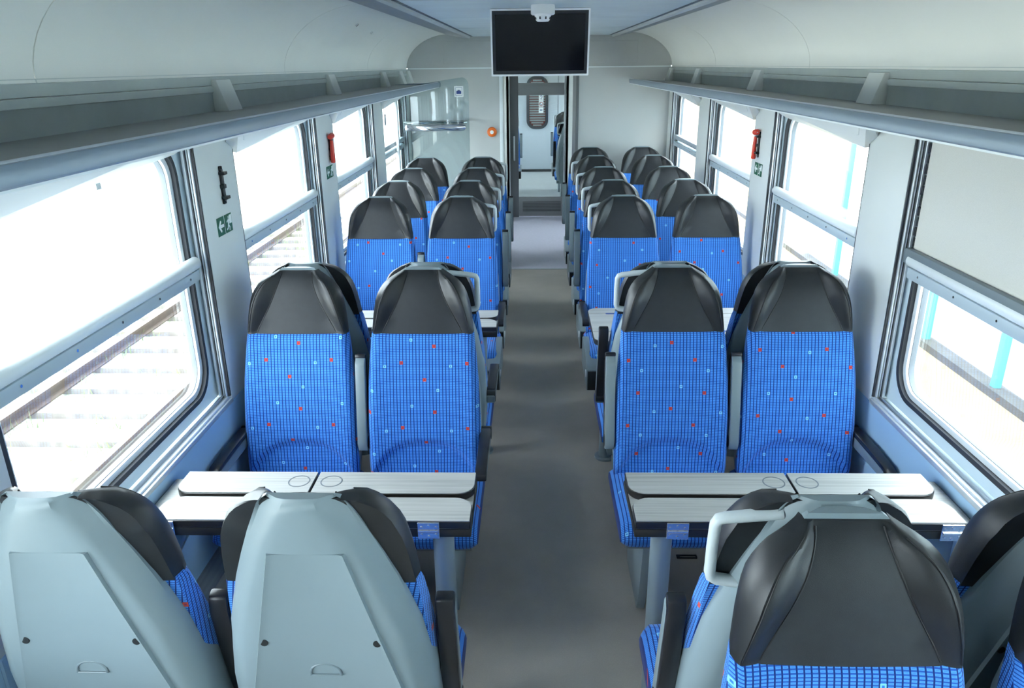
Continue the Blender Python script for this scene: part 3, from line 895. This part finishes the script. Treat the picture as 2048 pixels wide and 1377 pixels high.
# ------------------------------------------------------------------ tables
def folded_leaf(x0, x1, y0, y1, z0, z1, round_side, corners, r=.055):
    """board with rounded corners where 'corners' lists (xend, yend) pairs to round"""
    pts = []
    def corner(cx, cy, sx, sy):
        if (sx, sy) in corners:
            ox, oy = cx - sx * r, cy - sy * r
            a0 = math.atan2(0 if False else 0, 1)
            arc = []
            for i in range(7):
                t = i / 6 * PI / 2
                arc.append((ox + sx * r * math.cos(t), oy + sy * r * math.sin(t)))
            if sx * sy < 0: arc.reverse()
            return arc
        return [(cx, cy)]
    pts += corner(x1, y1, 1, 1); pts += corner(x0, y1, -1, 1); pts += corner(x0, y0, -1, -1); pts += corner(x1, y0, 1, -1)
    return MB().prism(pts, 'z', z0, z1)

def board(parent, off, x0, x1, y0, y1, z0, z1, corners=(), name='leaf'):
    e = folded_leaf(x0, x1, y0, y1, z0, z1 - .003, None, corners)
    lf = part(name, e, 'table_edge', parent, bevel=.002, seg=1); lf.location = off
    t = folded_leaf(x0 + .002, x1 - .002, y0 + .002, y1 - .002, z1 - .003, z1, None, corners)
    part(name + '_top', t, 'laminate', lf, smooth=0)
    return lf

def hinge(parent, off, x, y, z, up=1):
    hg = part('hinge', MB().box(x - .033, x + .033, y - .006, y, z - .052, z + .004), 'hinge', parent, bevel=.001, seg=1)
    hg.location = off
    kb = MB().tube([(x - .030, y - .008, z - .024), (x + .030, y - .008, z - .024)], .0045, 8)
    part('hinge_pin', kb, 'hinge', hg)
    sc = MB()
    for dx in (-.022, 0, .022):
        for dz in ((-.012, -.038) if dx else (-.006, -.044)):
            sc.tube([(x + dx, y - .0055, z + dz), (x + dx, y - .0085, z + dz)], .0042, 8)
    part('hinge_screws', sc, 'chrome', hg)['kind'] = 'stuff'

def table(s, yc, folded, label):
    xa, xw, xs = .248, 1.282, .784
    t = empty('folding_table', (s * .75, yc, 0)); tag(t, label, 'table', 'tables between the facing seats')
    off = -Vector(t.location)
    lo, hi = (lambda a, b_: (min(s * a, s * b_), max(s * a, s * b_)))(xa, xw)
    inner = -s                                      # x direction of the aisle
    if folded:
        bb = part('base_board', MB().box(lo, hi, yc - .145, yc + .145, .702, .730), 'table_edge', t, bevel=.003); bb.location = off
        part('base_top', MB().box(lo + .004, hi - .004, yc - .141, yc + .141, .7300, .7312), 'laminate', bb, smooth=0)
        for (y0, y1, sy) in ((yc - .145, yc - .012, 1), (yc + .010, yc + .145, -1)):
            for (p, q) in ((xa + .002, xs - .003), (xs + .003, xw - .05)):
                l2, h2 = min(s * p, s * q), max(s * p, s * q)
                end = inner if p < xs - .1 else -inner
                lf = board(t, off, l2, h2, y0, y1, .732, .760, ((end, sy),))
                if sy == -1:
                    cx = s * (xs - .056) if p < xs - .1 else s * (xs + .052)
                    rg = MB().ring([(cx + .036 * math.cos(i * PI / 16), (y0 + y1) / 2 + .005 + .036 * math.sin(i * PI / 16)) for i in range(32)],
                                   [(cx + .0322 * math.cos(i * PI / 16), (y0 + y1) / 2 + .005 + .0322 * math.sin(i * PI / 16)) for i in range(32)], 'z', .7596, .7608)
                    part('cup_ring', rg, 'gasket_grey', lf, smooth=0)
        for hx in (.376, 1.19):
            hinge(t, off, s * hx, yc - .145, .752)
    else:
        board(t, off, lo, hi, yc - .145, yc + .145, .728, .758, name='centre_board')
        board(t, off, lo, hi, yc - .290, yc - .149, .728, .758, ((inner, -1),))
        board(t, off, lo, hi, yc + .149, yc + .250, .728, .758, ((inner, 1),))
        for yy in (yc - .147, yc + .147):
            for xx in (.375, .95):
                sl = part('finger_slot', MB().prism(rrect(s * xx - .034, s * xx + .034, yy - .010, yy + .010, .0095, 4), 'z', .7575, .7588), 'sign_blue', t, smooth=0); sl.location = off
    lg = part('table_leg', MB().tube([(s * .338, yc - .10, .70), (s * .338, yc - .10, .012)], .033, 20), 'leg_grey', t); lg.location = off
    fp = part('foot_plate', MB().tube([(s * .338, yc - .10, .012), (s * .338, yc - .10, 0)], .055, 20), 'leg_grey', t); fp.location = off
    wb = part('wall_support', MB().prism([(s * 1.284, .700), (s * 1.16, .700), (s * 1.20, .60), (s * 1.24, .53), (s * 1.284, .45)], 'y', yc - .02, yc + .02), 'leg_grey', t, bevel=.003); wb.location = off

table(-1, 2.075, True, 'folded pale wood table next to the bare grey back shells, track side')
table(1, 2.08, True, 'folded pale wood table beside the beige roller blind, fence side')
table(-1, 3.865, True, 'folded pale wood table at the fourth row from the luggage glass, track side')
table(1, 3.80, False, 'unfolded pale wood table with dark finger slots, fence side')

# ------------------------------------------------------------------ monitor, detector
tv = empty('monitor', (-.022, 4.05, 2.153)); tv.rotation_euler = (math.radians(9), 0, math.radians(.6))
tag(tv, 'black flat monitor with silver frame hanging from the ceiling', 'monitor')
tw, thh = .247, .158
part('housing', MB().box(-tw + .01, tw - .01, .004, .05, -thh + .01, thh - .01), 'black_plastic', tv, bevel=.008)
part('frame', MB().ring(rrect(-tw, tw, -thh, thh, .004, 3), rrect(-tw + .0085, tw - .0085, -thh + .0085, thh - .0085, .002, 3), 'y', -.008, .03), 'screen_frame', tv, smooth=30)
sc_ = part('bezel', MB().box(-tw + .0085, tw - .0085, -.003, .003, -thh + .0085, thh - .0085), 'gasket', tv, smooth=0)
part('screen', MB().box(-tw + .024, tw - .024, -.005, -.003, -thh + .026, thh - .026), 'screen', tv, smooth=0)
part('mount', MB().box(-.20, .20, .012, .045, thh - .012, thh + .035), 'black_plastic', tv, bevel=.004)

sd = empty('smoke_detector', (-.012, 3.80, 2.31)); tag(sd, 'white round smoke detector on the ceiling before the monitor', 'smoke detector')
part('base', MB().tube([(0, 0, 0), (0, 0, -.006), (0, 0, -.040), (0, 0, -.044)], [.054, .056, .056, .050], 28), 'white_plastic', sd, smooth=40)
dm = part('chamber', MB().tube([(0, 0, -.044), (0, 0, -.052), (0, 0, -.066), (0, 0, -.072)], [.040, .036, .032, .026], 28), 'white_plastic', sd, smooth=40)
for i in range(8):
    a = i * PI / 4 + .4
    part('vent_slot', MB().box(.030, .0365, -.003, .003, -.063, -.052), 'slot_dark', dm, smooth=0).rotation_euler = (0, 0, a)

# ------------------------------------------------------------------ hammers, holder, exit signs
def holder(x, y, z, s, root):
    h = MB().box(0, .010, -.009, .009, -.062, .062)
    h.box(0, .024, -.016, .016, .040, .052).box(0, .024, -.016, .016, -.054, -.042)
    h.box(.0, .018, -.016, .006, -.012, .004)
    h.ring(rrect(-.011, .011, .056, .074, .004, 3), rrect(-.006, .006, .061, .070, .002, 3), 'x', 0, .008)
    h.ring(rrect(-.011, .011, -.074, -.056, .004, 3), rrect(-.006, .006, -.070, -.061, .002, 3), 'x', 0, .008)
    return part('holder', h, 'black_plastic', root, bevel=.0015, seg=1)
def place_wall(name, s, y, z, label, cat, group=None):
    r = empty(name, (s * (WX - .0005), y, z), PI if s > 0 else 0)   # local +x points into the coach
    return tag(r, label, cat, group)
r = place_wall('hammer_holder', -1, 2.955, 1.618, 'empty black hammer holder on the pillar beside the track side window', 'hammer holder')
holder(0, 0, 0, -1, r)
for s, y, lb in ((-1, 4.605, 'red emergency hammer in black holder on the track side pillar'), (1, 4.63, 'red emergency hammer in black holder on the fence side pillar')):
    r = place_wall('emergency_hammer', s, y, 1.592, lb, 'hammer')
    holder(0, 0, 0, s, r).location = (0, .014, .0)
    part('hammer_handle', MB().tube([(.022, -.010, -.085), (.022, -.010, -.080), (.022, -.008, 0), (.022, -.004, .045)], [.011, .014, .012, .010], 12), 'red', r, smooth=50)
    hd = part('hammer_head', MB().tube([(.022, -.034, .066), (.022, -.026, .068), (.022, .018, .072), (.022, .026, .072)], [.014, .017, .017, .012], 14), 'red', r, smooth=50)
    part('steel_tip', MB().tube([(.022, .026, .072), (.022, .034, .0725)], [.006, .002], 8), 'chrome', hd)
    part('seal_tab', MB().box(.006, .012, .006, .014, -.090, -.066), 'white_plastic', r, smooth=0)

def arrow_sign(s, y, z, lb):
    r = place_wall('exit_sign', s, y, z, lb, 'sign', 'green exit signs')
    part('plate', MB().box(0, .0015, -.034, .034, -.036, .036), 'sign_green', r, smooth=0)
    d = -1 if s < 0 else 1
    k = -1 if s > 0 else 1                      # local y is mirrored on the fence side
    poly = [(d * k * -.0 + d * k * a, c) for a, c in ((.026, 0), (.004, .024), (-.004, .018), (.006, .006), (-.026, .006), (-.026, -.006), (.006, -.006), (-.004, -.018), (.004, -.024))]
    part('arrow', MB().prism(poly, 'x', .0015, .0024), 'sign_white', r, smooth=0)
def man_sign(s, y, z, lb):
    r = place_wall('exit_sign', s, y, z, lb, 'sign', 'green exit signs')
    k = 1 if s < 0 else 1
    part('plate', MB().box(0, .0015, -.034, .034, -.036, .036), 'sign_green', r, smooth=0)
    a = MB().box(.0015, .0024, k * .008, k * .030, -.004, .030)
    part('doorway', a, 'sign_white', r, smooth=0)
    f = MB().tube([(.0022, -.004, .022), (.0022, -.003, .022)], .006, 8)
    f.prism([(-.006 * k, .016), (.004 * k, .014), (.000 * k, -.006), (-.009 * k, -.004)], 'x', .0015, .0028)
    f.prism([(-.009 * k, -.004), (-.002 * k, -.006), (.008 * k, -.016), (.004 * k, -.030), (.000 * k, -.030), (.002 * k, -.018)], 'x', .0015, .0028)
    f.prism([(-.009 * k, -.004), (-.003 * k, -.008), (-.012 * k, -.022), (-.024 * k, -.026), (-.026 * k, -.021), (-.014 * k, -.016)], 'x', .0015, .0028)
    f.prism([(-.006 * k, .015), (-.006 * k, .010), (-.018 * k, .004), (-.020 * k, .008)], 'x', .0015, .0028)
    f.prism([(.004 * k, .014), (.003 * k, .009), (.012 * k, .001), (.014 * k, .005)], 'x', .0015, .0028)
    part('running_figure', f, 'sign_white', r, smooth=0)
arrow_sign(-1, 2.893, 1.466, 'green exit arrow sign below the empty hammer holder')
man_sign(-1, 2.970, 1.466, 'green running figure sign below the empty hammer holder')
arrow_sign(-1, 4.540, 1.456, 'green exit arrow sign below the track side hammer')
man_sign(-1, 4.618, 1.456, 'green running figure sign below the track side hammer')
arrow_sign(1, 4.628, 1.452, 'green exit arrow sign below the fence side hammer')
man_sign(1, 4.545, 1.452, 'green running figure sign below the fence side hammer')

# ------------------------------------------------------------------ luggage glass, sticker, button
lg = empty('glass_partition', (-.96, 6.95, 0)); tag(lg, 'clear glass partition with a polished clamp bar behind the track side seats', 'glass partition')
def lp(name, mb, mat, parent=None, **k):
    o = part(name, mb, mat, parent or lg, **k)
    if parent is None: o.location = -Vector(lg.location)
    return o
gp = [(-1.284, .42), (-.630, .42), (-.622, 1.88)] + [(-.622 - .060 * (1 - math.cos(t)), 1.885 + .068 * math.sin(t)) for t in (.25, .5, .75, 1.0, 1.25, 1.5)] + [(-1.284, 1.868)]
lp('glass_pane', MB().prism(gp, 'y', 6.946, 6.954), 'glass_partition', smooth=0)
lp('clamp_bar', MB().prism(rrect(-1.20, -.655, 1.503, 1.557, .026, 5), 'y', 6.928, 6.944), 'chrome', bevel=.005)
lp('clamp_bar', MB().prism(rrect(-1.20, -.655, 1.503, 1.557, .026, 5), 'y', 6.956, 6.972), 'chrome', bevel=.005)
lp('edge_profile', MB().box(-1.286, -1.262, 6.935, 6.965, .0, 1.87), 'alu', bevel=.003)
lp('floor_post', MB().box(-.66, -.62, 6.935, 6.965, 0, .43), 'alu', bevel=.003)
st = empty('luggage_sticker', (-.708, 6.944, 1.835)); tag(st, 'white square sticker with a blue suitcase on the luggage glass', 'sticker')
part('sticker_sheet', MB().box(-.040, .040, -.002, .001, -.045, .045), 'sign_white', st, smooth=0)
part('sticker_border', MB().ring(rrect(-.030, .030, -.034, .034, .003, 2), rrect(-.0275, .0275, -.0315, .0315, .002, 2), 'y', -.003, -.001), 'sign_blue', st, smooth=0)
part('suitcase', MB().prism(rrect(-.021, .021, -.020, .006, .004, 3), 'y', -.0032, -.001), 'sign_blue', st, smooth=0)
part('suitcase_handle', MB().tube([(-.008, -.002, .006), (-.007, -.002, .012), (.007, -.002, .012), (.008, -.002, .006)], .0022, 6), 'sign_blue', st)
ls = empty('luggage_shelf', (-.95, 7.40, 1.535)); tag(ls, 'small grey shelf with chrome tube behind the luggage glass', 'shelf')
part('shelf_board', MB().box(-.33, .22, -.02, .395, -.012, .0), 'rack_shelf', ls, bevel=.003)
part('shelf_tube', MB().tube([(-.33, -.03, .01), (.24, -.03, .01), (.258, -.01, .01), (.258, .395, .01)], .012, 10), 'chrome', ls)
ab = empty('alarm_button', (-.467, YE, 1.420)); tag(ab, 'orange round alarm button on the grey end wall', 'button')
part('orange_ring', MB().tube([(0, 0, 0), (0, -.012, 0), (0, -.022, 0), (0, -.026, 0)], [.048, .048, .043, .036], 26), 'orange', ab, smooth=40)
part('push_button', MB().tube([(0, -.024, 0), (0, -.030, 0), (0, -.032, 0)], [.019, .018, .014], 20), 'white_plastic', ab, smooth=40)

# small metal latch lying under the fence side seats
lt = part('floor_latch', MB().ring(rrect(-.045, .045, -.012, .012, .003, 3), rrect(-.030, .040, -.005, .005, .002, 3), 'z', 0, .004), 'black_plastic', None, smooth=30)
lt.location = (.62, 2.80, .0); tag(lt, 'small black metal latch plate on the floor under the fence side seat', 'latch')

# ------------------------------------------------------------------ outside: track side
GZ = -1.30
struct(part('ground_track_side', MB().box(-60, -1.6, -30, 70, GZ - .1, GZ), 'gravel', smooth=0), 'gravel and dry grass beside the railway track', 'ground')
tk = empty('railway_track', (-4.47, 6, GZ)); tag(tk, 'rusty railway track with wooden sleepers outside the window', 'track')
slm = MB().box(-1.25, 1.25, -.13, .13, -.02, .075).mesh('sleeper', 'sleeper', bevel=.01, seg=1)
for i in range(34):
    obj('sleeper', slm, tk, (random.uniform(-.03, .03), -9 + i * .62 + random.uniform(-.03, .03), 0), (0, 0, random.uniform(-.02, .02)))
for x in (-.7175, .7175):
    prof = [(x - .065, .075), (x + .065, .075), (x + .065, .09), (x + .012, .105), (x + .012, .165), (x + .035, .175), (x + .035, .205), (x - .035, .205), (x - .035, .175), (x - .012, .165), (x - .012, .105), (x - .065, .09)]
    rl = part('rail', MB().prism(prof, 'y', -20, 40), 'rail_steel', tk, smooth=0)
    part('rail_head', MB().box(x - .030, x + .030, -20, 40, .2045, .2065), 'rail_top', rl, smooth=0)
gm = MB()
for i in range(900):
    cx, cy = random.uniform(-6.4, -2.4), random.uniform(-2, 16)
    if random.random() < .5: cx = random.choice((-5.1, -5.35, -3.85, -3.55)) + random.gauss(0, .08)
    for j in range(4):
        a = random.uniform(0, 2 * PI); h = random.uniform(.06, .22); b_ = random.uniform(.02, .08)
        bx, by = cx + random.gauss(0, .04), cy + random.gauss(0, .05)
        gm.add([(bx - .006, by, GZ), (bx + .006, by, GZ), (bx + b_ * math.cos(a), by + b_ * math.sin(a), GZ + h)], [(0, 1, 2)])
tag(part('grass_tufts', gm, 'grass', smooth=0), 'thin grass tufts growing along the rails', 'grass', kind='stuff')

# ------------------------------------------------------------------ outside: fence side
PZ = -.60
struct(part('ground_fence_side', MB().box(1.62, 40, -30, 70, PZ - .6, PZ), 'platform', smooth=0), 'sandy paved ground beside the white fence', 'ground')
fc = empty('boarded_fence', (3.86, 5, PZ)); tag(fc, 'tall white panel fence with pale blue posts outside the window', 'fence')
pm = MB().box(.0, .04, -.585, .585, .10, 4.2).mesh('fence_panel', 'fence_panel', smooth=0)
po = MB().box(-.06, .0, -.035, .035, .02, 4.2).box(-.075, .0, -.05, .05, .0, .06).mesh('fence_post', 'fence_post', bevel=.004, seg=1)
for i in range(16):
    y = -13.5 + i * 1.195 - .0
    obj('fence_panel', pm, fc, (.0, y + .5975 + .05, 0)); obj('fence_post', po, fc, (0, y + .05, 0))
part('kerb_strip', MB().box(-.10, .05, -16, 12, 0, .07), 'kerb', fc, smooth=0)
